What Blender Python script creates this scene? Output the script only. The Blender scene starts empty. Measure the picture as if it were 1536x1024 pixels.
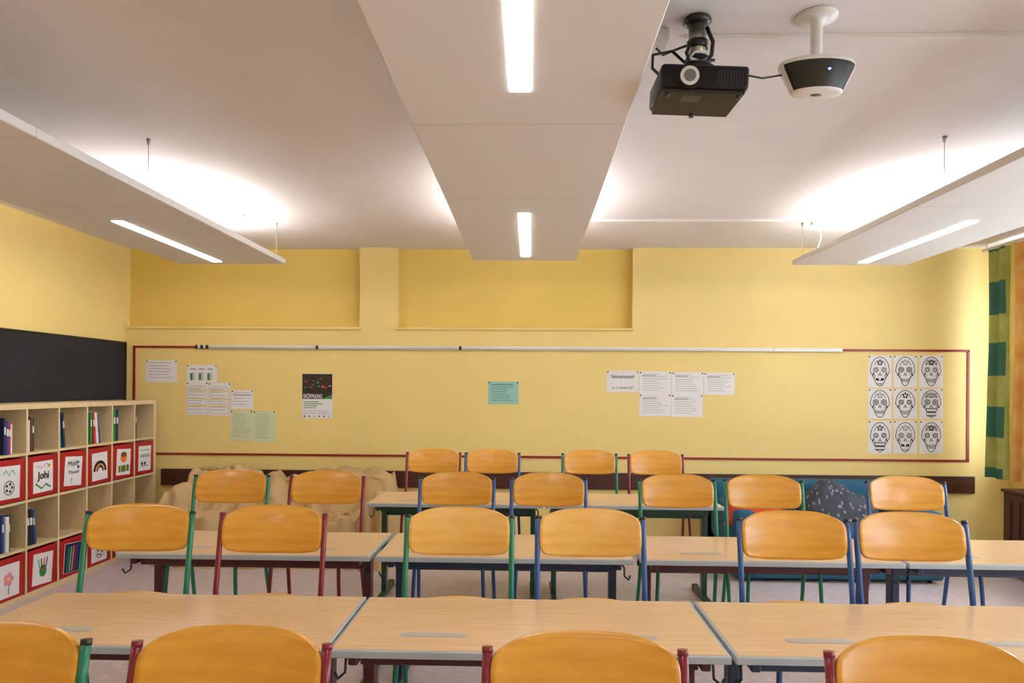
import bpy, bmesh, math, random
from mathutils import Vector, Matrix, noise
random.seed(7)
S=bpy.context.scene
S.view_settings.view_transform='Standard'
S.view_settings.look='None'
S.view_settings.exposure=0.5
S.view_settings.gamma=1.07

# ------------------------------------------------------------------ camera
F=1024.0; CX=768.0; CY=582.0; H=1.61
YAW=0.0264; ROLL=0.0065
CM=(Matrix.Rotation(YAW,4,'Z')@Matrix.Rotation(math.pi/2,4,'X')@Matrix.Rotation(ROLL,4,'Z'))
cd=bpy.data.cameras.new('camera'); cam=bpy.data.objects.new('camera',cd)
S.collection.objects.link(cam); S.camera=cam
cd.sensor_width=36; cd.lens=24; cd.shift_y=(CY-512)/1536
cam.matrix_world=Matrix.Translation((0,0,H))@CM
cd.clip_start=0.02
# room survey: metres on a known plane from angles measured in the photograph
def ray(u,v): return (CM.to_3x3()@Vector(((u-CX)/F,-(v-CY)/F,-1)))
def on_y(u,v,Y):
    d=ray(u,v); t=Y/d.y; return Vector((d.x*t,Y,H+d.z*t))
def on_z(u,v,Z):
    d=ray(u,v); t=(Z-H)/d.z; return Vector((d.x*t,d.y*t,Z))

# ------------------------------------------------------------------ materials
def lin(c):
    c=c/255.0
    return c/12.92 if c<=0.04045 else ((c+0.055)/1.055)**2.4
def L(rgb): return (lin(rgb[0]),lin(rgb[1]),lin(rgb[2]),1)
MATS={}
def mat(name,rgb,rough=0.5,var=0.06,scale=8.0,metal=0.0,bump=0.0,stretch=(1,1,1),rgb2=None,spec=0.5,coat=0.0,bscale=None):
    if name in MATS: return MATS[name]
    m=bpy.data.materials.new(name); m.use_nodes=True
    nt=m.node_tree; p=nt.nodes['Principled BSDF']
    p.inputs['Roughness'].default_value=rough; p.inputs['Metallic'].default_value=metal
    p.inputs['Specular IOR Level'].default_value=spec
    p.inputs['Coat Weight'].default_value=coat
    p.inputs['Coat Roughness'].default_value=0.18
    tc=nt.nodes.new('ShaderNodeTexCoord'); mp=nt.nodes.new('ShaderNodeMapping')
    mp.inputs['Scale'].default_value=stretch
    nt.links.new(tc.outputs['Object'],mp.inputs['Vector'])
    n=nt.nodes.new('ShaderNodeTexNoise'); n.inputs['Scale'].default_value=scale; n.inputs['Detail'].default_value=5
    nt.links.new(mp.outputs['Vector'],n.inputs['Vector'])
    cr=nt.nodes.new('ShaderNodeValToRGB')
    c=L(rgb)
    if rgb2: a=L(rgb2); b=c
    else:
        a=tuple(max(0,x*(1-var)) for x in c[:3])+(1,); b=tuple(min(1,x*(1+var)) for x in c[:3])+(1,)
    cr.color_ramp.elements[0].position=0.32; cr.color_ramp.elements[1].position=0.68
    cr.color_ramp.elements[0].color=a; cr.color_ramp.elements[1].color=b
    nt.links.new(n.outputs['Fac'],cr.inputs['Fac']); nt.links.new(cr.outputs['Color'],p.inputs['Base Color'])
    if bump>0:
        n2=nt.nodes.new('ShaderNodeTexNoise'); n2.inputs['Scale'].default_value=bscale or scale*12; n2.inputs['Detail'].default_value=4
        nt.links.new(tc.outputs['Object'],n2.inputs['Vector'])
        bp=nt.nodes.new('ShaderNodeBump'); bp.inputs['Strength'].default_value=bump; bp.inputs['Distance'].default_value=0.01
        nt.links.new(n2.outputs['Fac'],bp.inputs['Height']); nt.links.new(bp.outputs['Normal'],p.inputs['Normal'])
    MATS[name]=m; return m
def emit(name,rgb,st):
    if name in MATS: return MATS[name]
    m=bpy.data.materials.new(name); m.use_nodes=True
    p=m.node_tree.nodes['Principled BSDF']
    p.inputs['Base Color'].default_value=(0.9,0.9,0.9,1)
    p.inputs['Emission Color'].default_value=L(rgb); p.inputs['Emission Strength'].default_value=st
    MATS[name]=m; return m

M_wall=mat('yellow_wall_paint',(232,205,126),0.6,0.03,1.5,bump=0.12,bscale=60)
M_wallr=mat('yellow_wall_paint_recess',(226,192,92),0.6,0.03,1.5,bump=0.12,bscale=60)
M_ceil=mat('ceiling_plaster',(228,223,222),0.85,0.02,2,bump=0.1,bscale=70)
M_floor=mat('linoleum_floor',(200,186,188),0.35,0.1,30,rgb2=(180,166,168))
M_brown=mat('dark_brown_wood',(66,34,25),0.4,0.25,3,stretch=(1,8,12))
M_red=mat('red_strip',(140,22,20),0.4)
M_rail=mat('aluminium_rail',(195,195,195),0.3,0.03,4,metal=0.5)
M_black=mat('black_plastic',(16,16,18),0.35)
M_board=mat('chalkboard_slate',(26,30,36),0.6,0.2,3,spec=.3)
M_white=mat('white_plastic',(226,222,218),0.4,0.02)
M_panel=mat('lamp_panel_white',(228,223,219),0.6,0.015,200,bump=0.12,bscale=300)
M_seam=mat('panel_seam',(185,178,172),0.7)
M_birch=mat('birch_laminate',(216,190,144),0.45,0.06,3,stretch=(6,6,1))
M_beech=mat('beech_laminate',(220,182,138),0.3,0.07,4,stretch=(1,14,4),rgb2=(207,165,118),coat=0.2)
M_edge=mat('grey_desk_edging',(164,170,174),0.4,0.03)
M_slot=mat('pen_tray_inside',(176,164,142),0.4,0.03)
M_ply=mat('lacquered_plywood',(226,163,60),0.3,0.08,3,stretch=(1.5,6,9),rgb2=(207,138,38),coat=0.3)
M_ply2=mat('lacquered_plywood_pale',(234,182,96),0.3,0.08,3,stretch=(1.5,6,9),rgb2=(219,158,68),coat=0.3)
M_rivet=mat('steel_rivet',(200,200,195),0.25,metal=0.9)
M_steel=mat('brushed_steel',(170,168,160),0.3,metal=0.9)
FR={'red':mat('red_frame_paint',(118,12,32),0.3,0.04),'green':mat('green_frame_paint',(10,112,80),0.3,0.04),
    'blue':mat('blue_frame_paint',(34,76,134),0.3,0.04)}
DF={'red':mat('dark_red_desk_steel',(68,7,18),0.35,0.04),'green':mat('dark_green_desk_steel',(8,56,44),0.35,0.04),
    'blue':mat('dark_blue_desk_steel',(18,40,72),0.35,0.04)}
M_paper=mat('white_paper',(224,221,222),0.7,0.02)
M_ink=mat('black_ink',(16,16,18),0.7)
M_grey=mat('grey_ink',(150,146,146),0.7)
M_lgrey=mat('light_grey_ink',(188,184,184),0.7)
M_sheet=mat('beige_dust_sheet',(192,160,110),0.85,0.12,4,bump=0.3)
M_teal=mat('teal_upholstery',(4,76,102),0.8,0.12,20,bump=0.2)

# ------------------------------------------------------------------ mesh builder
class B:
    def __init__(s): s.v=[];s.f=[];s.m=[];s.sm=[];s.mats=[]
    def mi(s,m):
        if m not in s.mats: s.mats.append(m)
        return s.mats.index(m)
    def add(s,vs,fs,m,smooth=False):
        o=len(s.v); s.v+= [tuple(v) for v in vs]; k=s.mi(m)
        for f in fs: s.f.append([i+o for i in f]); s.m.append(k); s.sm.append(smooth)
    def box(s,x0,x1,y0,y1,z0,z1,m,bev=0,seg=2,rot=None,piv=None,smooth=None):
        bm=bmesh.new(); bmesh.ops.create_cube(bm,size=1)
        for v in bm.verts:
            v.co=Vector(((x0+x1)/2+v.co.x*(x1-x0),(y0+y1)/2+v.co.y*(y1-y0),(z0+z1)/2+v.co.z*(z1-z0)))
        if bev>0: bmesh.ops.bevel(bm,geom=bm.edges[:],offset=bev,segments=seg,profile=0.5,affect='EDGES')
        if rot is not None:
            c=Vector(piv) if piv else Vector(((x0+x1)/2,(y0+y1)/2,(z0+z1)/2))
            for v in bm.verts: v.co=c+rot@(v.co-c)
        bm.verts.index_update()
        s.add([v.co.copy() for v in bm.verts],[[v.index for v in f.verts] for f in bm.faces],m,(seg>2) if smooth is None else smooth)
        bm.free()
    def tube(s,pts,r,m,n=10,caps=True):
        pts=[Vector(p) for p in pts]; rr=r if isinstance(r,(list,tuple)) else [r]*len(pts)
        vs=[];fs=[]; ref=None
        for i,p in enumerate(pts):
            if i==0:t=pts[1]-p
            elif i==len(pts)-1:t=p-pts[i-1]
            else:t=(pts[i+1]-p).normalized()+(p-pts[i-1]).normalized()
            t.normalize()
            if ref is None:
                ref=Vector((0,0,1)) if abs(t.z)<0.9 else Vector((1,0,0))
            a=(ref-t*ref.dot(t)).normalized(); b=t.cross(a); ref=a
            for k in range(n):
                w=2*math.pi*k/n; vs.append(p+(a*math.cos(w)+b*math.sin(w))*rr[i])
        for i in range(len(pts)-1):
            for k in range(n):
                k2=(k+1)%n; fs.append([i*n+k,i*n+k2,(i+1)*n+k2,(i+1)*n+k])
        s.add(vs,fs,m,True)
        if caps:
            s.add(vs[:n],[list(range(n))[::-1]],m); s.add(vs[-n:],[list(range(n))],m)
    def surf(s,fn,nu,nv,m,thick=None,matfn=None):
        g=[[fn(i/nu,j/nv) for i in range(nu+1)] for j in range(nv+1)]
        def idx(i,j): return j*(nu+1)+i
        vs=[g[j][i] for j in range(nv+1) for i in range(nu+1)]
        quads=[[idx(i,j),idx(i+1,j),idx(i+1,j+1),idx(i,j+1)] for j in range(nv) for i in range(nu)]
        if matfn:
            for q,(i,j) in zip(quads,[(i,j) for j in range(nv) for i in range(nu)]):
                s.add([vs[a] for a in q],[[0,1,2,3]],matfn((i+.5)/nu,(j+.5)/nv),True)
            return
        if thick is None: s.add(vs,quads,m,True); return
        nr=[]
        for j in range(nv+1):
            for i in range(nu+1):
                a=g[j][min(i+1,nu)]-g[j][max(i-1,0)]; b=g[min(j+1,nv)][i]-g[max(j-1,0)][i]
                c=a.cross(b); c=c.normalized() if c.length>1e-9 else Vector((0,0,1)); nr.append(c)
        N=len(vs); v2=[v-n*thick for v,n in zip(vs,nr)]
        s.add(vs+v2,quads+[[a+N for a in q[::-1]] for q in quads],m,True)
        bd=[idx(i,0) for i in range(nu+1)]+[idx(nu,j) for j in range(1,nv+1)]+[idx(i,nv) for i in range(nu-1,-1,-1)]+[idx(0,j) for j in range(nv-1,0,-1)]
        al=vs+v2; k=len(bd)
        s.add([al[i] for i in bd]+[al[i+N] for i in bd],[[i,i+k,(i+1)%k+k,(i+1)%k] for i in range(k)],m,False)
    def poly(s,pts,m): s.add(pts,[list(range(len(pts)))],m)
    def line(s,pts,w,m,axis='y',closed=False):
        P=[Vector(p) for p in pts]
        if closed: P=P+[P[0]]
        nrm=Vector((0,1,0)) if axis=='y' else Vector((1,0,0))
        for a,b in zip(P[:-1],P[1:]):
            d=(b-a)
            if d.length<1e-7: continue
            d.normalize(); o=d.cross(nrm)*w/2; e=d*w*0.3
            s.add([a-e-o,b+e-o,b+e+o,a-e+o],[[0,1,2,3]],m)
    def disc(s,c,rx,rz,m,axis='y',n=16):
        c=Vector(c); pts=[]
        for k in range(n):
            w=2*math.pi*k/n
            pts.append(c+(Vector((rx*math.cos(w),0,rz*math.sin(w))) if axis=='y' else Vector((0,rx*math.cos(w),rz*math.sin(w)))))
        s.poly(pts,m)
    def lathe(s,prof,c,m,n=32,ys=1.0):
        vs=[];fs=[]
        for (r,z) in prof:
            for k in range(n):
                w=2*math.pi*k/n; vs.append((c[0]+r*math.cos(w),c[1]+ys*r*math.sin(w),c[2]+z))
        for i in range(len(prof)-1):
            for k in range(n):
                k2=(k+1)%n; fs.append([i*n+k,i*n+k2,(i+1)*n+k2,(i+1)*n+k])
        s.add(vs,fs,m,True)
    def mesh(s,name):
        me=bpy.data.meshes.new(name); me.from_pydata(s.v,[],s.f)
        for m in s.mats: me.materials.append(m)
        for p,k,sm in zip(me.polygons,s.m,s.sm): p.material_index=k; p.use_smooth=sm
        bm=bmesh.new(); bm.from_mesh(me); bmesh.ops.remove_doubles(bm,verts=bm.verts,dist=1e-6)
        bm.to_mesh(me); bm.free()
        return me
    def finish(s,name,center=True,loc=None,parent=None):
        c=Vector((0,0,0))
        if center and loc is None:
            lo=Vector([min(v[i] for v in s.v) for i in range(3)]); hi=Vector([max(v[i] for v in s.v) for i in range(3)])
            c=(lo+hi)/2; s.v=[tuple(Vector(v)-c) for v in s.v]
        o=bpy.data.objects.new(name,s.mesh(name)); S.collection.objects.link(o)
        o.location=c if loc is None else loc
        if parent: o.parent=parent; o.location=o.location-parent.location
        return o
def text(body,x,y,z,size,m,parent,rot=(math.pi/2,0,0),align='LEFT',sx=1.0,name='lettering',bold=0.0):
    c=bpy.data.curves.new(name,'FONT'); c.body=body; c.size=size; c.align_x=align; c.offset=bold
    c.materials.append(m); o=bpy.data.objects.new(name,c); S.collection.objects.link(o)
    o.rotation_euler=rot; o.scale=(sx,1,1); o.parent=parent; o.location=Vector((x,y,z))-parent.location
    return o
def inst(me,name,loc,rz=0,sc=(1,1,1)):
    o=bpy.data.objects.new(name,me); S.collection.objects.link(o); o.location=loc; o.rotation_euler=(0,0,rz); o.scale=sc; return o

# ------------------------------------------------------------------ room shell
D=6.95; XL=-4.19; XR=4.80; YB=-2.6; ZC=3.04
b=B(); b.box(XL-.2,XR+.2,YB-.2,D+.3,-.1,0,M_floor); b.finish('floor')
b=B(); b.box(XL-.2,XR+.2,YB-.2,D+.3,ZC,ZC+.15,M_ceil); b.finish('ceiling')
b=B(); b.box(XL-.2,XL,YB,D+.3,0,ZC,M_wall); b.finish('wall_left')
b=B(); b.box(XL-.2,XR+.2,YB-.2,YB,0,ZC,M_wall); b.finish('wall_front')
zl=on_y(560,493,D).z
xa=on_y(540,430,D).x; xb=on_y(596,430,D).x; xc=on_y(949,430,D).x
b=B()
b.box(XL,XR+.2,D,D+.3,0,zl,M_wall)
b.box(XL,XR+.2,D+.09,D+.3,zl,ZC,M_wallr)
b.box(xa,xb,D,D+.3,zl,ZC,M_wall)
b.box(xc,XR+.2,D,D+.3,zl,ZC,M_wall)
b.box(XL,xa+.012,D-.022,D+.09,zl-.010,zl+.014,M_wall,.004,1)
b.box(xb-.012,xc+.012,D-.022,D+.09,zl-.010,zl+.014,M_wall,.004,1)
b.finish('wall_back')
wins=[(-2.0,0.6),(1.0,3.4),(3.9,6.62)]
W0,W1=0.95,2.80
b=B()
b.box(XR,XR+.2,YB,D,0,W0,M_wall); b.box(XR,XR+.2,YB,D,W1,ZC,M_wall)
ys=[YB]+[y for w in wins for y in w]+[D]
for i in range(0,len(ys),2): b.box(XR,XR+.2,ys[i],ys[i+1],W0,W1,M_wall)
b.finish('wall_right')
for i,(y0,y1) in enumerate(wins):
    b=B()
    for z in (W0+.03,W1-.03): b.box(XR+.06,XR+.12,y0,y1,z-.03,z+.03,M_white)
    n=3
    for k in range(n+1):
        y=y0+.03+(y1-y0-.06)*k/n; b.box(XR+.065,XR+.115,y-.03,y+.03,W0,W1,M_white)
    b.box(XR+.07,XR+.11,y0,y1,2.25,2.30,M_white)
    b.box(XR-.12,XR+.06,y0-.03,y1+.03,W0-.04,W0,M_white)
    b.finish('window_%d'%(i+1))
b=B(); x0=XL+.4; x1=on_y(1460,728,D).x; zt=on_y(840,708,D).z; zb=on_y(840,733,D).z
b.box(x0,x1,D-.03,D,zb,zt,M_brown,0.005); b.finish('trim_1')
b=B(); b.box(XL,XR,D-.012,D,0,0.07,M_brown); b.finish('baseboard_back')
b=B(); b.box(XL,XL+.012,YB,D-.02,0,0.07,M_brown); b.finish('baseboard_left')
tl=on_y(202,516,D); tr=on_y(1452,530,D); br=on_y(1452,694,D); bl=on_y(228,677,D)
zt=(tl.z+tr.z)/2; zb=(br.z+bl.z)/2; w=.011
b=B()
rx0=on_y(295,517,D).x; rx1=on_y(1262,526,D).x
b.box(tl.x-w,rx0,D-.012,D,zt-w,zt+w,M_red); b.box(rx1,tr.x+w,D-.012,D,zt-w,zt+w,M_red)
b.box(tl.x-w,tl.x+w,D-.012,D,zb,zt,M_red); b.box(tr.x-w,tr.x+w,D-.012,D,zb,zt,M_red)
b.box(tl.x-w,tr.x+w,D-.012,D,zb-w,zb+w,M_red)
b.finish('red_wall_frame')
b=B(); b.box(rx0,rx1,D-.03,D,zt-.018,zt+.018,M_rail,.003); b.box(rx0,rx1,D-.034,D-.03,zt+.002,zt+.018,M_white)
for u in (297,305,313,477,691,1160):
    x=on_y(u,520,D).x; b.box(x-.013,x+.013,D-.042,D-.028,zt-.02,zt+.02,M_black if u<1000 else M_rail,.003)
b.finish('picture_hanging_rail')

# ------------------------------------------------------------------ chalkboard on left wall
b=B(); XW=XL+.001
b.box(XW,XL+.03,3.2,D-.03,1.15,2.045,M_board,.003)
b.box(XW,XL+.036,3.2,D-.03,2.045,2.06,M_black); b.box(XW,XL+.036,3.2,D-.03,1.135,1.15,M_black)
b.box(XW,XL+.036,D-.045,D-.028,1.135,2.06,M_black); b.finish('chalkboard')

# ------------------------------------------------------------------ bookshelf
SX=-3.78; SW=XL+.04; PY=0.35; PZ=0.357; Y1=6.79; NC=7; Y0=Y1-PY*NC; T=.018
b=B()
for k in range(NC+1):
    y=Y0+PY*k; t=.022 if k in (0,NC) else T/2
    b.box(SW,SX,y-t,y+t,0.0,4*PZ+.04,M_birch,.0015,1)
for r in range(5):
    z=.02+PZ*r; t=.02 if r in (0,4) else T/2
    b.box(SW,SX-.001,Y0,Y1,z-t,z+t,M_birch)
b.finish('bookshelf')
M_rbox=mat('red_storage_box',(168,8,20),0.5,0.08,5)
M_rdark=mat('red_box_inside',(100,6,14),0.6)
cols={'blk':(26,26,30),'blue':(26,58,130),'green':(26,132,58),'red':(180,32,32),'yel':(236,192,48),'cy':(80,170,180),'orange':(232,116,30),'pink':(226,128,160),'brown':(110,62,34),'navy':(20,32,70),'wht':(216,214,208),'purple':(98,58,136)}
CM_={k:mat('color_'+k,v,0.5,0.05) for k,v in cols.items()}
def curve_pts(n,fn): return [fn(i/(n-1)) for i in range(n)]
def storage_box(col,row,kind):
    ya=Y0+PY*col+.014; yb=ya+PY-.028; z0=.02+PZ*row+.012; z1=z0+.318
    fx=SX-.004
    b=B(); t=.006
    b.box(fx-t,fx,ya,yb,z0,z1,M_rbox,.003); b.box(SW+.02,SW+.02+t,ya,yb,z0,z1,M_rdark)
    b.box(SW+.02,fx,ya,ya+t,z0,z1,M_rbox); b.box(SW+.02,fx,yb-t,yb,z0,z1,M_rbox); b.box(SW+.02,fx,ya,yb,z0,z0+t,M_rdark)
    cy=(ya+yb)/2; cz=(z0+z1)/2-.005; hw=.106; hh=.120; x=fx+.002
    tilt=random.uniform(-.09,.09)
    b.box(fx,x,cy-hw,cy+hw,cz-hh,cz+hh,M_paper,rot=Matrix.Rotation(tilt,3,'X'))
    x+=.0015; rnd=random.Random(col*10+row)
    def blob(c,m,dy,dz,ry,rz): b.disc((x+.0002*blob.k,cy+dy,cz+dz),ry,rz,CM_[m],'x',14); blob.k+=1
    blob.k=0
    if kind=='ball':
        b.line(curve_pts(17,lambda t:(x,cy+.05*math.cos(6.283*t),cz-.04+.05*math.sin(6.283*t))),.006,CM_['blk'],'x')
        for k in range(5):
            a=k*1.257; blob(0,'blk',.028*math.cos(a),-.04+.028*math.sin(a),.011,.011)
        b.line([(x,cy-.06,cz+.06),(x,cy-.03,cz+.09),(x,cy,cz+.05),(x,cy+.03,cz+.09),(x,cy+.06,cz+.05)],.006,CM_['cy'],'x')
    elif kind=='rainbow':
        for i,c in enumerate(['blk','blk','yel','pink','red']):
            b.line(curve_pts(13,lambda t:(x+.0002*i,cy+(.085-.012*i)*math.cos(3.1416*t),cz-.04+(.085-.012*i)*math.sin(3.1416*t))),.012,CM_[c],'x')
    elif kind=='face':
        blob(0,'orange',0,.045,.05,.05); blob(0,'brown',0,.07,.045,.025); b.box(x,x+.001,cy-.08,cy+.08,cz-.09,cz-.03,CM_['green'])
        for k in range(6): b.box(x+.001,x+.002,cy-.08+.027*k,cy-.07+.027*k,cz-.09,cz-.03,CM_[['red','yel','purple'][k%3]])
    elif kind=='hand':
        blob(0,'green',0,-.02,.04,.045); blob(0,'red',0,-.005,.014,.014)
        for k in range(4): b.line([(x,cy-.035+.023*k,cz+.01),(x,cy-.05+.033*k,cz+.075)],.014,CM_[['cy','green','orange','purple'][k]],'x')
    elif kind=='stripe':
        b.box(x,x+.001,cy-hw+.003,cy+hw-.003,cz-hh+.003,cz+hh-.003,CM_['navy'],rot=Matrix.Rotation(tilt,3,'X'),piv=(x,cy,cz))
        for k,c in enumerate(['green','cy','orange','purple','blue']):
            b.line([(x+.002,cy-.08+.03*k,cz-.1),(x+.002,cy-.05+.03*k,cz+.09)],.016,CM_[c],'x')
    elif kind=='flower':
        for k in range(5):
            a=k*1.257; blob(0,'pink',.03*math.cos(a),.01+.03*math.sin(a),.02,.02)
        blob(0,'yel',0,.01,.016,.016); b.line([(x,cy,cz-.02),(x,cy,cz-.1)],.006,CM_['green'],'x')
    elif kind=='lines':
        for k in range(5): b.line([(x,cy-.08,cz+.08-.035*k),(x,cy+.08*rnd.uniform(.2,1),cz+.085-.035*k)],.006,CM_['purple'],'x')
    elif kind=='green':
        b.line([(x,cy-.08,cz-.05),(x,cy-.02,cz-.09),(x,cy+.03,cz-.06),(x,cy+.08,cz-.09)],.012,CM_['green'],'x')
        b.line([(x,cy-.08,cz+.09),(x,cy-.02,cz+.07),(x,cy+.03,cz+.1),(x,cy+.08,cz+.08)],.006,CM_['pink'],'x')
        blob(0,'yel',.06,.08,.015,.015)
    elif kind=='word':
        blob(0,'blk',-.05,-.05,.018,.018); blob(0,'blk',.0,-.05,.018,.018); b.line([(x,cy-.07,cz-.075),(x,cy+.05,cz-.075)],.006,CM_['blk'],'x')
        b.line([(x,cy-.08,cz+.08),(x,cy+.08,cz+.08)],.006,CM_['green'],'x')
    elif kind=='mm':
        blob(0,'blk',.06,.03,.014,.014); blob(0,'green',.06,.07,.012,.012)
    o=b.finish('storage_box')
    R=(math.pi/2,0,math.pi/2)
    if kind=='green': text('Johi',x+.002,cy,cz-.015,.080,CM_['blk'],o,R,'CENTER',bold=.002)
    if kind=='mm':
        text('Molli',x+.002,cy-.01,cz+.045,.06,CM_['navy'],o,R,'CENTER'); text('Manuel',x+.002,cy,cz-.02,.045,CM_['purple'],o,R,'CENTER')
        text('6',x+.002,cy-.03,cz-.105,.07,CM_['green'],o,R,'CENTER',bold=.002)
    if kind=='word': text('DAMDA',x+.002,cy,cz+.01,.046,CM_['blk'],o,R,'CENTER')
for c,k in zip(range(NC-1,-1,-1),['word','face','rainbow','mm','green','ball','flower']): storage_box(c,2,k)
for c,k in zip(range(NC-1,-1,-1),['lines','rainbow','ball','stripe','hand','flower','lines']): storage_box(c,0,k)
def books(col,row,specs,start=.03):
    ya=Y0+PY*col+T/2+start; z0=.02+PZ*row+T/2+.001; b=B(); y=ya
    for (w,h,c,lean) in specs:
        d=.22; x1=SX-.012-random.uniform(0,.03)
        b.box(x1-d,x1,y,y+w,z0,z0+h,CM_[c],.001,1,rot=Matrix.Rotation(lean,3,'X'),piv=(x1,y,z0))
        b.box(x1-d+.004,x1-.004,y+.003,y+w-.003,z0+.001,z0+h+.0008,M_paper,0,rot=Matrix.Rotation(lean,3,'X'),piv=(x1,y,z0))
        if w>.015: b.box(x1,x1+.001,y+.003,y+w-.003,z0+h*.55,z0+h*.75,CM_['wht'],0,rot=Matrix.Rotation(lean,3,'X'),piv=(x1,y,z0))
        y+=w+.003+ (abs(lean)*.06)
    b.finish('row_of_books')
books(6,3,[(.012,.27,'navy',0),(.02,.28,'brown',0),(.012,.26,'blk',0)],.02)
books(5,3,[(.03,.29,'blue',0),(.03,.29,'green',0),(.03,.29,'navy',0),(.025,.29,'blk',0)],.02)
books(4,3,[(.02,.28,'green',0),(.03,.28,'green',.02),(.03,.28,'red',.06),(.03,.27,'wht',.12),(.012,.26,'blue',.16)],.05)
books(3,3,[(.012,.28,'blk',0),(.03,.28,'cy',.05),(.02,.29,'navy',.08),(.01,.26,'wht',.1)],.02)
books(2,3,[(.04,.24,'wht',0),(.015,.27,'brown',0),(.02,.26,'blk',0)],.02)
books(1,3,[(.02,.27,'navy',0),(.025,.25,'blue',0),(.02,.24,'red',0),(.03,.22,'wht',0)],.13)
books(0,3,[(.03,.27,'navy',0),(.02,.25,'wht',0)])
books(2,1,[(.03,.28,'navy',0),(.03,.28,'blk',.04),(.02,.27,'blue',.08),(.02,.25,'navy',.14)],.03)
books(1,1,[(.02,.28,'blue',0),(.03,.26,'wht',0),(.02,.27,'navy',0)],.14)
books(0,1,[(.03,.25,'blk',0),(.03,.28,'navy',0)])

# ------------------------------------------------------------------ papers on the back wall
rnd=random.Random(3)
def paper(name,u0,v0,u1,v1,m=M_paper,lines=0,lm=None,pins=True,top=.12):
    uc=(u0+u1)/2; vc=(v0+v1)/2
    a=on_y(u0,vc,D); c=on_y(u1,vc,D); t=on_y(uc,v0,D); d=on_y(uc,v1,D)
    x0,x1,z1,z0=a.x,c.x,t.z,d.z
    b=B(); b.box(x0,x1,D-.003,D-.0005,z0,z1,m)
    if lines:
        hh=(z1-z0)
        for k in range(lines):
            z=z1-hh*(top+(1-top-.08)*k/lines); e=x1-(x1-x0)*rnd.uniform(.1,.4)
            b.box(x0+(x1-x0)*.1,e,D-.0038,D-.003,z-hh*.13/lines,z+hh*.13/lines,lm or M_lgrey)
    if pins:
        for px in (x0+.012,x1-.012): b.disc((px,D-.0045,z1-.012),.008,.008,M_ink,'y',8)
    return b,(x0,x1,z0,z1)
def fin(b,name): return b.finish(name)
b,r=paper('notice',219,540,266,573,lines=6,lm=M_lgrey); fin(b,'wall_notice')
b,(x0,x1,z0,z1)=paper('timetable',280,547,326,573)
for k in range(3):
    xx=x0+(x1-x0)*(.12+.28*k); b.box(xx,xx+.05,D-.004,D-.003,z0+.02,z0+.1,M_lgrey)
    b.box(xx,xx+.025,D-.0045,D-.003,z0+.02,z0+.09,CM_['green']); b.box(xx,xx+.06,D-.0045,D-.003,z1-.05,z1-.038,M_grey)
fin(b,'wall_timetable')
for (a,v0,c,v1) in ((280,573,312,622),(313,574,346,623)):
    b,(x0,x1,z0,z1)=paper('t',a,v0,c,v1,lines=9)
    for k in (.25,.5,.72): b.box(x0+.015,x1-.015,D-.005,D-.003,z1-(z1-z0)*k-.005,z1-(z1-z0)*k+.005,CM_['yel'])
    b.line([(x0+.015,D-.0055,z0+.02),(x1-.015,D-.0055,z0+.02),(x1-.015,D-.0055,z1-.06),(x0+.015,D-.0055,z1-.06)],.003,M_grey,closed=True)
    fin(b,'wall_timetable')
b,(x0,x1,z0,z1)=paper('t',347,585,380,613,lines=5); b.box(x0+.02,x1-.02,D-.004,D-.003,z1-.05,z1-.042,M_grey); fin(b,'wall_notice')
M_gp=mat('pale_green_paper',(202,210,168),0.7,0.02); M_cy=mat('cyan_paper',(146,192,180),0.7,0.02); M_cyl=mat('cyan_paper_ink',(96,142,134),0.7)
M_gpi=mat('green_paper_ink',(164,172,140),0.7)
for (a,v0,c,v1) in ((346,615,379,661),(380,616,413,663)):
    b,r=paper('t',a,v0,c,v1,M_gp,lines=13,lm=M_gpi); fin(b,'pale_green_notice')
b,(x0,x1,z0,z1)=paper('t',732,572,778,606,M_cy,lines=7,lm=M_cyl,top=.25); b.box(x0+.03,x1-.06,D-.004,D-.003,z1-.04,z1-.025,M_cyl); fin(b,'cyan_notice')
b,(x0,x1,z0,z1)=paper('poster',453,560,499,627)
hm=z1-(z1-z0)*.57; b.box(x0+.004,x1-.004,D-.0045,D-.003,hm,z1-.004,mat('poster_photo',(52,30,28),0.4,0.3,9,rgb2=(14,18,12)))
for k in range(30):
    rr=rnd.uniform(.006,.018)
    b.disc((rnd.uniform(x0+.03,x1-.03),D-.005-.0001*k,rnd.uniform(hm+.09,z1-.03)),rr,rr*rnd.uniform(.5,1),[CM_['green'],M_ink,CM_['red'],CM_['brown'],M_ink,CM_['pink']][k%6] if k%6!=5 or k<12 else M_ink,'y',9)
b.poly([(x1-.10,D-.0048,hm),(x1-.004,D-.0048,hm),(x1-.004,D-.0048,hm+.05)],CM_['green'])
for k,(c,wd) in enumerate([('green',.5),('green',.62),('green',.45),('green',.4)]):
    z=hm-.03-.02*k; b.box(x0+.02,x0+.02+(x1-x0)*wd,D-.004,D-.003,z-.004,z+.004,CM_[c])
for k in range(3):
    z=hm-.12-.016*k; b.box(x0+.02,x1-.05,D-.004,D-.003,z-.002,z+.002,M_grey)
for k in range(6): b.disc((x0+.03+.05*k,D-.004,z0+.02),.009,.009,[M_ink,CM_['blue'],M_grey][k%3],'y',8)
o=b.finish('opening_poster')
text('ERÖFFNUNG',x0+.016,D-.0092,hm+.008,.060,M_paper,o,align='LEFT',sx=.56,bold=.001)
b,(x0,x1,z0,z1)=paper('el',910,556,958,588); o=b.finish('election_notice')
text('Nationalratswahl',(x0+x1)/2,D-.006,z1-.075,.052,M_ink,o,align='CENTER',sx=.66,bold=.0003)
text('am 15. Oktober 2017',(x0+x1)/2,D-.006,z0+.035,.032,M_ink,o,align='CENTER',sx=.76)
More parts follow.
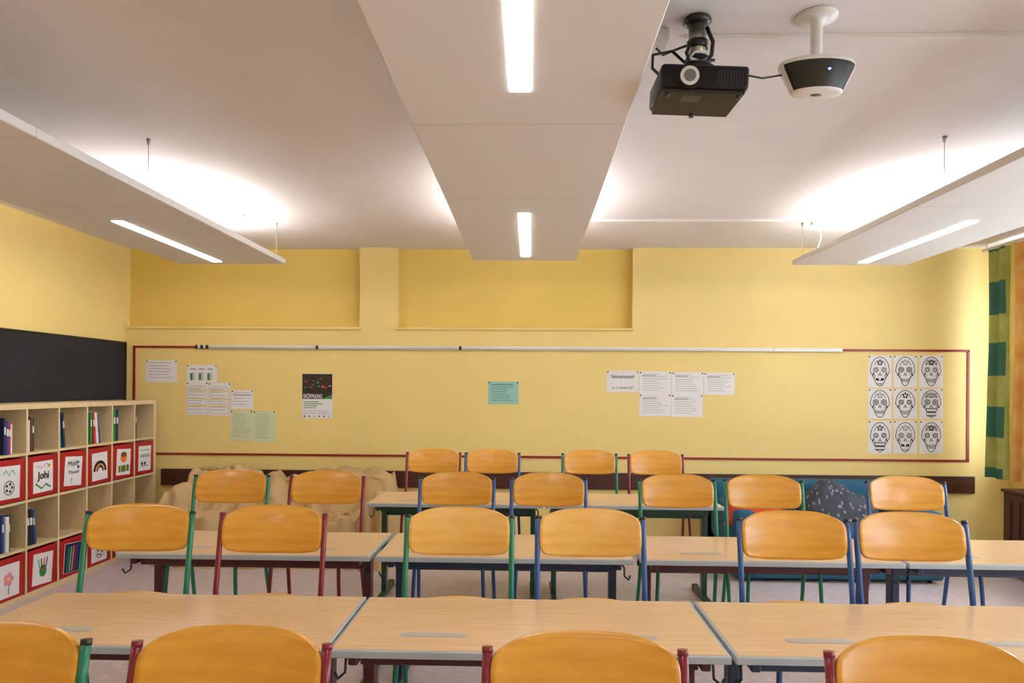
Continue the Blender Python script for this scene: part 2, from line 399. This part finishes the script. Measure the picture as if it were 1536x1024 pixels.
for (a,v0,c,v1) in ((959,557,1007,591),(1008,558,1055,592),(1056,559,1102,592),(959,591,1006,624),(1007,592,1054,625)):
    b,(x0,x1,z0,z1)=paper('el',a,v0,c,v1,lines=8,lm=M_lgrey); b.box(x0+.03,x0+.16,D-.004,D-.003,z1-.045,z1-.037,M_grey); fin(b,'election_notice')
def skull(u0,v0,u1,v1,seed):
    R=random.Random(seed); b,(x0,x1,z0,z1)=paper('sk',u0,v0,u1,v1)
    cx=(x0+x1)/2; cz=(z0+z1)/2; W=(x1-x0)*.41; Hh=(z1-z0)*.45; y=D-.005; lw=.0055
    jaw=R.uniform(.32,.5)
    def out(t):
        a=2*math.pi*t; X=math.cos(a); Z=math.sin(a)
        wd=1.0 if Z>-.1 else 1-jaw*min(1,(-Z-.1)*2.2)
        if -.35<Z<-.1: wd-=.06
        return (cx+W*X*wd,y,cz+Hh*Z)
    b.line([out(i/36) for i in range(36)],lw*1.2,M_ink,closed=True)
    def ring(px,pz,r,w,n=12): b.line([(px+r*math.cos(6.283*i/n),y,pz+r*math.sin(6.283*i/n)) for i in range(n)],w,M_ink,closed=True)
    er=W*.27; ez=cz+Hh*.12; style=(seed+seed//3)%3
    for sx in (-1,1):
        ex=cx+sx*W*.42
        if style==0:
            b.disc((ex,y,ez),er,er,M_ink); b.disc((ex,y-.0004,ez),er*.6,er*.6,M_paper); b.disc((ex,y-.0008,ez),er*.3,er*.3,M_ink)
        elif style==1:
            for k in range(8): ring(ex+er*.8*math.cos(k*.785),ez+er*.8*math.sin(k*.785),er*.3,lw*.7,8)
            ring(ex,ez,er*.5,lw)
        else:
            ring(ex,ez,er,lw*1.3); ring(ex,ez,er*.6,lw*.8); b.disc((ex,y,ez),er*.3,er*.3,M_ink)
    nz=cz-Hh*.22
    for sx in (-1,1): b.poly([(cx+sx*.002,y,nz+.03),(cx+sx*.018,y,nz-.012),(cx+sx*.004,y,nz-.006)],M_ink)
    mz=cz-Hh*.58; mw=W*.5
    if seed in (6,7):
        b.box(cx-mw,cx+mw,y,y+.0005,mz-.045,mz+.035,M_ink)
        for k in range(5):
            for zz in (-.02,.018): b.disc((cx-mw*.75+mw*.375*k,y-.0006,mz+zz-.003),.009,.014,M_paper,'y',8)
    elif seed in (1,8):
        for sx in (-1,1): b.poly([(cx+sx*.004,y,mz-.012),(cx+sx*mw*.9,y,mz-.004),(cx+sx*mw*.8,y,mz+.022),(cx+sx*.01,y,mz+.012)],M_ink)
        for k in range(4): b.disc((cx-mw*.6+mw*.4*k,y,mz-.04),.007,.007,M_ink,'y',7)
    else:
        b.line([(cx-mw,y,mz+.01),(cx-mw*.4,y,mz-.006),(cx+mw*.4,y,mz-.006),(cx+mw,y,mz+.01)],lw,M_ink)
        for k in range(6): b.line([(cx-mw*.8+mw*.32*k,y,mz-.022),(cx-mw*.8+mw*.32*k,y,mz+.016)],lw*.8,M_ink)
        if seed%2: b.line([(cx-mw*.9,y,mz-.024),(cx+mw*.9,y,mz-.024)],lw*.8,M_ink)
    fz=cz+Hh*.62
    if seed%3==0:
        for k in range(9): b.line([(cx-W*.6+W*.15*k,y,cz+Hh*.45),(cx-W*.5+W*.13*k,y,cz+Hh*.8)],lw*.8,M_ink)
    for k in range(5):
        a=k*1.257+1.57; b.disc((cx+.02*math.cos(a),y,fz+.02*math.sin(a)),.01,.012,M_ink if seed%2 else M_grey,'y',8)
    for sx in (-1,1):
        b.line([(cx+sx*W*(.3+.06*k),y,cz+Hh*(.75-.07*k+.03*(k%2))) for k in range(6)],lw,M_ink)
        for k in range(3): b.disc((cx+sx*W*(.66+.05*k),y,cz-Hh*(.12+.08*k)),.007,.007,M_ink,'y',7)
        b.line([(cx+sx*W*.75,y,cz-Hh*.05),(cx+sx*W*.50,y,cz-Hh*.28),(cx+sx*W*.60,y,cz-Hh*.45)],lw,M_ink)
    b.finish('skull_drawing')
k=0
for (v0,v1) in ((533,581),(583,628),(631,680)):
    for (a,c) in ((1302,1337),(1340,1375),(1379,1414)):
        k+=1; skull(a,v0,c,v1,k)

# ------------------------------------------------------------------ suspended lamp panels
M_down=emit('led_diffuser',(255,251,250),24)
M_up=emit('led_uplight',(255,251,250),17)
TH=.045
def lamp_panel(xc,hw,y1,slotx,hp):
    b=B(); y0=-2.3
    b.box(xc-hw,xc+hw,y0,y1,hp,hp+TH,M_panel,.004,1)
    for y in (2.95,4.1,1.2,-.6): b.box(xc-hw-.0005,xc+hw+.0005,y-.0015,y+.0015,hp-.0004,hp+TH,M_seam)
    for (a,c) in ((-2.1,-.7),(1.2,2.62),(4.45,5.90)):
        b.box(slotx-.038,slotx+.038,a,c,hp-.003,hp+.01,M_down)
    b.box(xc-.16,xc+.16,4.65,5.75,hp+TH,hp+TH+.012,M_up)
    for y in (-1.9,1.2,3.9,5.9):
        for sx in (-1,1):
            x=xc+sx*(hw-.04); b.tube([(x,y,hp+TH),(x,y,ZC-.03)],.0022,M_steel,6)
            b.tube([(x,y,ZC-.035),(x,y,ZC-.002)],[.006,.012],M_steel,8)
    return b.finish('suspended_led_lamp_panel')
lamp_panel(-.058,.462,6.10,-.045,2.75)
lamp_panel(-2.655,.475,6.02,-2.74,2.70)
lamp_panel(2.765,.485,6.02,2.83,2.70)
HP=2.70
Z1=ZC-.001
b=B(); p=on_z(1065,53,ZC); b.box(.62,XR-.01,p.y-.012,p.y+.012,ZC-.018,Z1,M_white); b.finish('cable_channel')
p=on_z(885,329,ZC); q=on_z(1218,331,ZC); b=B(); b.box(p.x-.3,q.x,p.y-.016,p.y+.016,ZC-.022,Z1,M_white); b.box(q.x-.02,q.x+.02,p.y-.02,p.y+.02,ZC-.05,Z1,M_white)
pts=[(q.x,p.y,ZC-.04),(q.x+.03,p.y-.01,ZC-.07),(q.x+.05,p.y-.02,ZC-.15),(q.x+.01,p.y-.02,HP+TH+.01),(q.x+.12,p.y-.02,HP+TH+.008)]
b.tube(pts,.006,M_white,8); b.finish('cable_channel')
p=on_z(357,322,ZC); b=B(); b.box(p.x-.05,p.x+.05,p.y-.04,p.y+.04,ZC-.05,Z1,M_white,.008)
b.tube([(p.x-.05,p.y,ZC-.03),(p.x-.12,p.y-.02,ZC-.05),(p.x-.18,p.y-.06,ZC-.1),(p.x-.2,p.y-.08,HP+TH+.01)],.006,M_white,8); b.finish('junction_box')
p=on_z(990,50,ZC); b=B(); b.box(p.x-.03,p.x+.03,p.y-.05,p.y+.05,ZC-.05,Z1,M_white,.006); b.finish('junction_box')

# ------------------------------------------------------------------ projector
M_pb=mat('projector_black',(9,8,9),0.4,0.1,spec=.25); M_pb2=mat('projector_underside',(40,34,30),0.5,0.1,spec=.25)
pc=on_z(1046,28,ZC); px,py=pc.x,pc.y
b=B()
b.lathe([(.0,-.002),(.05,-.002),(.055,-.015),(.035,-.03),(.0,-.03)],(px,py,ZC),M_black,24)
b.tube([(px,py,ZC-.03),(px,py,2.86)],.033,M_steel,20)
b.tube([(px,py,ZC-.09),(px,py,ZC-.12)],.04,M_black,20)
b.lathe([(.0,0.05),(.045,.05),(.05,.02),(.075,.0),(.08,-.02),(0,-.02)],(px,py,2.835),M_black,24)
b.tube([(px-.03,py-.02,ZC-.12),(px-.045,py-.03,ZC-.16),(px+.0,py-.05,ZC-.19),(px+.04,py-.03,ZC-.165)],.005,M_paper,6)
b.tube([(px+.03,py-.03,ZC-.14),(px-.02,py-.045,ZC-.15),(px-.04,py-.04,ZC-.175),(px+.02,py-.05,ZC-.2)],.004,M_paper,6)
for a in (-.12,.1):
    b.tube([(px,py,2.83),(px+a,py-.05,2.81)],.008,M_black,8); b.tube([(px,py,2.83),(px+a,py+.07,2.81)],.008,M_black,8)
x0=px-.165; x1=px+.155; y0=py-.15; y1=py+.11; z0=2.700; z1=2.800
tilt=Matrix.Rotation(.04,3,'Y')@Matrix.Rotation(.04,3,'X'); pv=(px,py,2.75)
b.box(x0,x1,y0,y1,z0+.012,z1,M_pb,.014,3,rot=tilt,piv=pv)
b.box(x0+.01,x1-.01,y0+.01,y1-.01,z0,z0+.014,M_pb2,.004,1,rot=tilt,piv=pv)
def tp(p): return Vector(pv)+tilt@(Vector(p)-Vector(pv))
lx=x0+.100; lz=2.750
b.tube([tp((lx,y0+.02,lz)),tp((lx,y0-.014,lz))],.042,M_pb,28)
b.tube([tp((lx,y0-.012,lz)),tp((lx,y0-.018,lz))],.034,mat('lens_ring',(215,212,206),0.35,metal=.1),28)
b.tube([tp((lx,y0-.017,lz)),tp((lx,y0-.020,lz))],.022,mat('lens_glass',(120,114,108),0.1,metal=.4),28)
M_vent=mat('vent_dark',(34,31,31),.4)
for k in range(9):
    xx=x1-.115+.011*k; b.add([tp(p) for p in [(xx,y0-.001,z0+.03),(xx+.004,y0-.001,z0+.03),(xx+.004,y0-.001,z1-.02),(xx,y0-.001,z1-.02)]],[[0,1,2,3]],M_vent)
b.add([tp(p) for p in [(x0+.09,y0+.04,z0-.001),(x0+.16,y0+.04,z0-.001),(x0+.16,y0+.10,z0-.001),(x0+.09,y0+.10,z0-.001)]],[[0,1,2,3]],M_black)
for (a,c) in ((x0+.03,y0+.03),(x1-.03,y0+.03),(px,y1-.03)): b.tube([tp((a,c,z0+.005)),tp((a,c,z0-.012))],.01,M_black,12)
b.tube([(px-.02,py+.05,2.88),(px-.09,py+.03,2.93),(px-.17,py,2.90),(px-.175,py-.02,2.84),(px-.14,py-.03,2.80)],.006,M_black,8)
b.tube([(px+.02,py+.03,2.97),(px-.06,py+.05,2.95),(px-.12,py+.06,2.93),(px-.14,py+.09,2.97)],.005,M_black,8)
b.tube([(px+.03,py-.03,2.99),(px+.05,py-.04,2.93),(px+.045,py-.04,2.88),(px+.02,py-.06,2.84)],.008,M_black,8)
b.tube([(px-.03,py-.03,2.93),(px-.05,py-.04,2.89),(px-.04,py-.05,2.85),(px+.0,py-.07,2.84),(px+.05,py-.06,2.85)],.007,M_black,8)
pr=b.finish('projector')
sc=on_z(1225,24,ZC)
b=B(); b.tube([(px+.165,py-.05,2.80),(px+.24,py-.03,2.795),(sc.x-.13,sc.y,2.815)],.004,M_black,6); b.finish('projector_cable')
b=B(); c=(sc.x,sc.y,0); YS=.55
b.lathe([(0,ZC-.002),(.078,ZC-.002),(.076,ZC-.010),(.045,ZC-.014),(.026,ZC-.022),(.022,ZC-.04)],c,M_white,32)
b.lathe([(.022,ZC-.03),(.022,2.87)],c,M_white,24)
b.lathe([(.022,2.872),(.08,2.868),(.138,2.858),(.143,2.850)],c,M_white,64,YS)
b.lathe([(.143,2.850),(.142,2.842)],c,M_white,64,YS)
b.lathe([(.142,2.842),(.138,2.828),(.098,2.748)],c,M_black,64,YS)
b.lathe([(.098,2.748),(.095,2.742),(.08,2.739),(.0,2.738)],c,M_white,64,YS)
b.lathe([(0,2.737),(.02,2.737),(.02,2.739)],c,mat('sensor_grille',(90,80,70),.5),24,YS)
for s_ in (-1,1):
    for k in range(8):
        w0=(0 if s_>0 else math.pi)-.36+.09*k; w1=w0+.09
        def pr_(w,r,z): return (sc.x+r*math.cos(w),sc.y+YS*r*math.sin(w),z)
        b.add([pr_(w0,.1435,2.842),pr_(w1,.1435,2.842),pr_(w1,.1395,2.828),pr_(w0,.1395,2.828)],[[0,1,2,3]],M_white,True)
        b.add([pr_(w0,.1395,2.828),pr_(w1,.1395,2.828),pr_(w1,.0995,2.748),pr_(w0,.0995,2.748)],[[0,1,2,3]],M_white,True)
b.disc((sc.x+.02,sc.y-YS*.1275,2.808),.006,.006,emit('blue_led',(60,100,255),5),'y',10)
b.finish('ceiling_sensor_unit')

# ------------------------------------------------------------------ desks
def desk_mesh(col):
    b=B(); c=DF[col]; h=.76; dp=.57; hw=.648
    b.box(-hw,hw,0,dp,h-.027,h-.0012,M_edge,.004,2)
    b.box(-hw+.011,hw-.011,.011,dp-.011,h-.004,h,M_beech)
    for sx in (-1,1):
        x=sx*.325
        def slot(hl,hh,z,m):
            pts=[]
            for k in range(9): a=-math.pi/2+math.pi*k/8; pts.append((x+hl-hh+hh*math.cos(a),.15+hh*math.sin(a),z))
            for k in range(9): a=math.pi/2+math.pi*k/8; pts.append((x-hl+hh+hh*math.cos(a),.15+hh*math.sin(a),z))
            b.poly(pts,m)
        slot(.115,.022,h+.0006,M_edge); slot(.106,.014,h+.0012,M_slot)
        X=sx*.575
        b.box(X-.02,X+.02,.26,.33,.03,h-.05,c,.006,2)
        b.box(X-.016,X+.016,.03,dp-.04,h-.062,h-.028,c,.004,1)
        b.box(X-.022,X+.022,-.0,dp,0.004,.04,c,.008,2)
        for y in (.015,dp-.015): b.box(X-.025,X+.025,y-.025,y+.025,0,.044,M_black,.008,2)
        b.tube([(X+sx*.02,.08,h-.04),(X+sx*.035,.08,h-.06),(X+sx*.035,.07,h-.10),(X+sx*.055,.055,h-.115),(X+sx*.06,.04,h-.09)],.005,M_black,7)
    b.box(-.56,.56,.07,.10,h-.075,h-.035,c,.004,1)
    b.box(-.555,.555,.285,.305,h-.14,h-.10,c,.004,1)
    b.tube([(-.56,.36,h-.090),(.56,.36,h-.090)],.009,M_black,8)
    b.tube([(-.56,.48,h-.090),(.56,.48,h-.090)],.009,M_black,8)
    for x in (-.5,-.15,.15,.5): b.box(x-.008,x+.008,.09,.29,h-.075,h-.055,M_black)
    for x in (-.5,-.15,.15,.5): b.tube([(x,.27,h-.065),(x,.36,h-.085),(x,.48,h-.085),(x,.53,h-.08),(x,.54,h-.055)],.006,M_black,6)
    return b.mesh('school_desk_'+col)
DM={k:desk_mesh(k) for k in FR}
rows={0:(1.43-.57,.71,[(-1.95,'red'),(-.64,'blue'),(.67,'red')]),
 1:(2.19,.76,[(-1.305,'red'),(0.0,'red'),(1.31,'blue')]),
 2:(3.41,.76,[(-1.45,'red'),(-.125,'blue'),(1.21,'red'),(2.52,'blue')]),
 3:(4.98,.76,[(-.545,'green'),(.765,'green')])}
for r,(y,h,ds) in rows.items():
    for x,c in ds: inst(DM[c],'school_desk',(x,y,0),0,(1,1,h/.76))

# ------------------------------------------------------------------ chairs (hung by the seat under the desk tops)
def chair_mesh(col,ply):
    b=B(); c=FR[col]; hw=.215; zc=.278; hh=.098
    def back(u,v):
        U=2*u-1; V=2*v-1
        x=hw*U*(1-.10*abs(V)**5); top=.30 if V>0 else .16
        z=zc+hh*V*(1-top*abs(U)**4)
        y=.2*z+.035*(1-U*U)-.002 +.01*V*V
        return Vector((x,y,z))
    b.surf(back,28,14,ply,-.010)
    for sx in (-1,1):
        for dz in (-.03,.03):
            z=zc+dz; p=Vector((sx*.197,.2*z+.004,z)); b.tube([p+Vector((0,.004,0)),p-Vector((0,.003,0))],.006,M_rivet,10)
    def seat(u,v):
        U=2*u-1; V=v
        w=.195-.012*(1-V)
        x=w*U*(1-.10*abs(2*V-1)**6)
        y=-.37+.42*V - .03*(abs(U)**4)*(1 if V>.5 else -1)*abs(2*V-1)
        z=-.012-.012*(1-abs(U))*math.sin(math.pi*V)
        if V<.2: z-=.03*(1-V/.2)**2
        if V>.8: z+=.026*((V-.8)/.2)**1.6*(1-.55*U*U)
        return Vector((x,y,z))
    b.surf(seat,20,22,ply,.011)
    for sx in (-1,1):
        pts=[(.221,.072,.345),(.222,.055,.27),(.222,.033,.15),(.222,.012,.03),(.221,.006,-.04),(.222,.02,-.15),(.226,.055,-.30),(.230,.09,-.44)]
        b.tube([(sx*x,y,z) for x,y,z in pts],.0115,c,12)
        b.tube([(sx*.221,.0715,.338),(sx*.221,.074,.352)],.0125,M_black if col!='red' else c,12)
        b.tube([(sx*.231,.093,-.43),(sx*.233,.098,-.46)],.0145,M_black,10)
        pts=[(.218,.005,-.033),(.20,-.16,-.034),(.185,-.30,-.036),(.184,-.335,-.06),(.188,-.345,-.15),(.200,-.36,-.43)]
        b.tube([(sx*x,y,z) for x,y,z in pts],.0105,c,12)
        b.tube([(sx*.200,-.36,-.42),(sx*.201,-.361,-.46)],.0145,M_black,10)
    b.tube([(-.2,-.13,-.034),(.2,-.13,-.034)],.009,c,8)
    b.tube([(-.186,-.30,-.04),(.186,-.30,-.04)],.009,c,8)
    return b.mesh('school_chair_'+col)
CHM={(k,p):chair_mesh(k,[M_ply,M_ply2][p]) for k in FR for p in (0,1)}
def chairs(row,lst,zoff=0,yo=.06):
    y0,h,_=rows[row]
    for i,(u,vt,c,p,rz) in enumerate(lst):
        yb=y0+.57+yo
        p3=on_y(u,vt,yb+.08)
        inst(CHM[(c,p)],'school_chair',(p3.x,yb,h-.04+zoff),rz)
chairs(0,[(-8,940,'green',0,.02),(350,940,'red',0,0),(877,935,'red',0,0),(1391,950,'red',0,-.02)],yo=.05)
chairs(1,[(214,760,'green',0,.05),(412,760,'red',0,.0),(690,760,'green',1,0),(885,762,'blue',1,0),(1187,768,'blue',0,-.03),(1362,770,'blue',0,-.03)])
chairs(2,[(350,706,'green',0,.03),(492,706,'red',0,0),(686,710,'blue',0,0),(823,710,'blue',0,0),(1015,710,'green',0,0),(1143,711,'green',0,-.06),(1356,714,'blue',0,-.03)])
chairs(3,[(651,672,'red',0,0),(739,672,'blue',0,0),(884,674,'green',0,0),(983,674,'red',0,0)])

# ------------------------------------------------------------------ covered sofa at the back left
def sm(a,b_,x):
    t=max(0,min(1,(x-a)/(b_-a))); return t*t*(3-2*t)
def cloth(u,v):
    x=-3.38+2.13*u; yv=5.98+.86*v
    e=min(sm(0,.05,u),sm(0,.05,1-u)); fr=sm(0,.06,v)*sm(0,.05,1-v)
    seat=.42; back=.765+.03*math.sin(u*11)-.05*math.exp(-((u-.52)/.06)**2)
    z=seat+(back-seat)*sm(.45,.72,v)
    arm=max(1-sm(.06,.17,u),1-sm(.05,.14,1-u)); z=max(z,.66*arm+seat*(1-arm) if v<.6 else z)
    z*= (e*fr)**.6
    n=noise.fractal(Vector((x*3.2,yv*4,z*4)),1.0,2.0,4)
    n2=noise.noise(Vector((x*2,yv*3,0)))
    f=abs(math.sin(x*9+4*n2+yv*5)); f2=abs(math.sin(x*17-yv*9+5*noise.noise(Vector((x*3,yv*2,5)))))
    d=.04*n+.05*(f-.5)+.028*(f2-.5)
    return Vector((x+.04*n,yv+(.05*n-.06*(f-.5))*(0 if v>.95 else 1),max(.0,z+d*(1 if z>.02 else 0))))
b=B(); b.surf(cloth,200,100,M_sheet,None); b.finish('sheet_covered_sofa')

b=B(); sx0,sx1=1.72,3.45; sy0,sy1=5.75,6.72
b.box(sx0,sx1,sy0,sy1-.05,.03,.30,M_teal,.03,4)
for k in range(2):
    w=(sx1-sx0-.36)/2; b.box(sx0+.18+w*k+.004,sx0+.18+w*(k+1)-.004,sy0-.02,sy1-.24,.28,.45,M_teal,.05,4)
b.box(sx0,sx0+.18,sy0,sy1-.02,.03,.60,M_teal,.05,4); b.box(sx1-.18,sx1,sy0,sy1-.02,.03,.60,M_teal,.05,4)
b.box(sx0,sx1,sy1-.28,sy1,.03,.76,M_teal,.06,4,rot=Matrix.Rotation(-.06,3,'X'))
for x in (sx0+.08,sx1-.08):
    for y in (sy0+.08,sy1-.1): b.tube([(x,y,.04),(x,y,0)],.02,M_black,8)
b.finish('sofa')
M_org=mat('orange_fabric',(206,60,22),0.8,0.1,10,bump=.2)
def cushion(cx,cy,cz,hx,hz,t,rot,m,name):
    b=B()
    def f(sgn):
        def g(u,v):
            U=2*u-1;V=2*v-1
            k=(max(0,1-U**4)*max(0,1-V**4))**.5
            p=Vector((hx*U,sgn*t*k,hz*V)); p.x*=1-.07*(1-abs(V)**2)*abs(U)**3; p.z*=1-.07*(1-U*U)*abs(V)**3
            return rot@p+Vector((cx,cy,cz))
        return g
    b.surf(f(-1),20,20,m); b.surf(f(1),20,20,m); return b.finish(name)
cushion(1.93,5.90,.60,.24,.20,.08,Matrix.Rotation(-.3,3,'X')@Matrix.Rotation(.2,3,'Y'),M_org,'orange_cushion')
M_bl=mat('grey_patterned_blanket',(58,62,72),0.85,0.1,8,rgb2=(40,44,54),bump=.2); M_bl2=mat('pale_blanket_pattern',(120,124,132),0.85)
def heap(u,v):
    x=2.38+.82*u; y=5.78+.75*v
    r=math.sin(math.pi*u)**.6*math.sin(math.pi*v)**.4
    n=noise.fractal(Vector((x*4,y*4,2)),1,2,3)
    peak=.86-.25*sm(.25,1,u)
    z=.40+(peak-.40+.07*n)*r*sm(-.1,.7,v)
    return Vector((x+.04*n,y,z))
hr=random.Random(5); hp={(i,j):hr.random()<.07 for i in range(60) for j in range(40)}
b=B(); b.surf(heap,60,40,M_bl,None,lambda u,v: M_bl2 if hp[(int(u*60),int(v*40))] else M_bl); b.finish('blanket_heap')

b=B(); cx0,cx1,cy0,cy1=4.17,XR-.13,4.9,6.12
b.box(cx0,cx1,cy0,cy1,.04,.73,M_brown,.005,1); b.box(cx0-.015,cx1,cy0-.015,cy1+.015,.73,.755,M_brown,.004,1)
for k in range(11):
    y=cy0+.07+k*.105; b.box(cx0-.012,cx0,y,y+.05,.12,.66,M_brown,.003,1)
for y in (cy0+.05,cy1-.05): b.box(cx0+.02,cx0+.07,y-.03,y+.03,0,.05,M_black)
b.finish('radiator_cover')

M_co=mat('curtain_orange',(204,134,54),0.85,0.12,6,rgb2=(214,166,86)); M_cg=mat('curtain_green',(140,146,62),0.85,0.1,6,rgb2=(166,162,82)); M_ct=mat('curtain_teal',(44,92,72),0.85,0.12,8); M_cyy=mat('curtain_yellow',(208,182,88),0.85,0.08,6)
CXP=4.46
def curtain(y0,y1,ztop=2.98,zb=.78):
    n=int((y1-y0)/.012)
    def f(u,v):
        y=y0+(y1-y0)*u; z=zb+(ztop-zb)*v
        return Vector((CXP+.035*math.sin(y*38)*(1-.3*v)+.012*math.sin(y*90+z*2),y,z))
    def mf(u,v):
        s=(y1-y0)*(1-u); q=s%.56
        if q<.24:
            zz=(v*3.7+.35)%1
            if zz<.52 and q<.2: return M_ct
            return M_cg
        if .29<q<.35 or .42<q<.46: return M_cyy
        return M_co
    b=B(); b.surf(f,n,90,M_co,None,mf); return b.finish('curtain')
curtain(5.75,6.74); curtain(3.3,3.95); curtain(.6,1.1)
b=B(); b.tube([(CXP,-2.2,2.995),(CXP,6.86,2.995)],.014,M_white,12)
for y in (-2,.8,3.6,6.8): b.tube([(CXP,y,2.995),(CXP,y,Z1)],.008,M_white,8)
b.finish('curtain_rod')

# ------------------------------------------------------------------ daylight
w=bpy.data.worlds.new('World'); S.world=w; w.use_nodes=True
bg=w.node_tree.nodes['Background']; bg.inputs[0].default_value=(0.80,0.90,1.0,1); bg.inputs[1].default_value=6.5
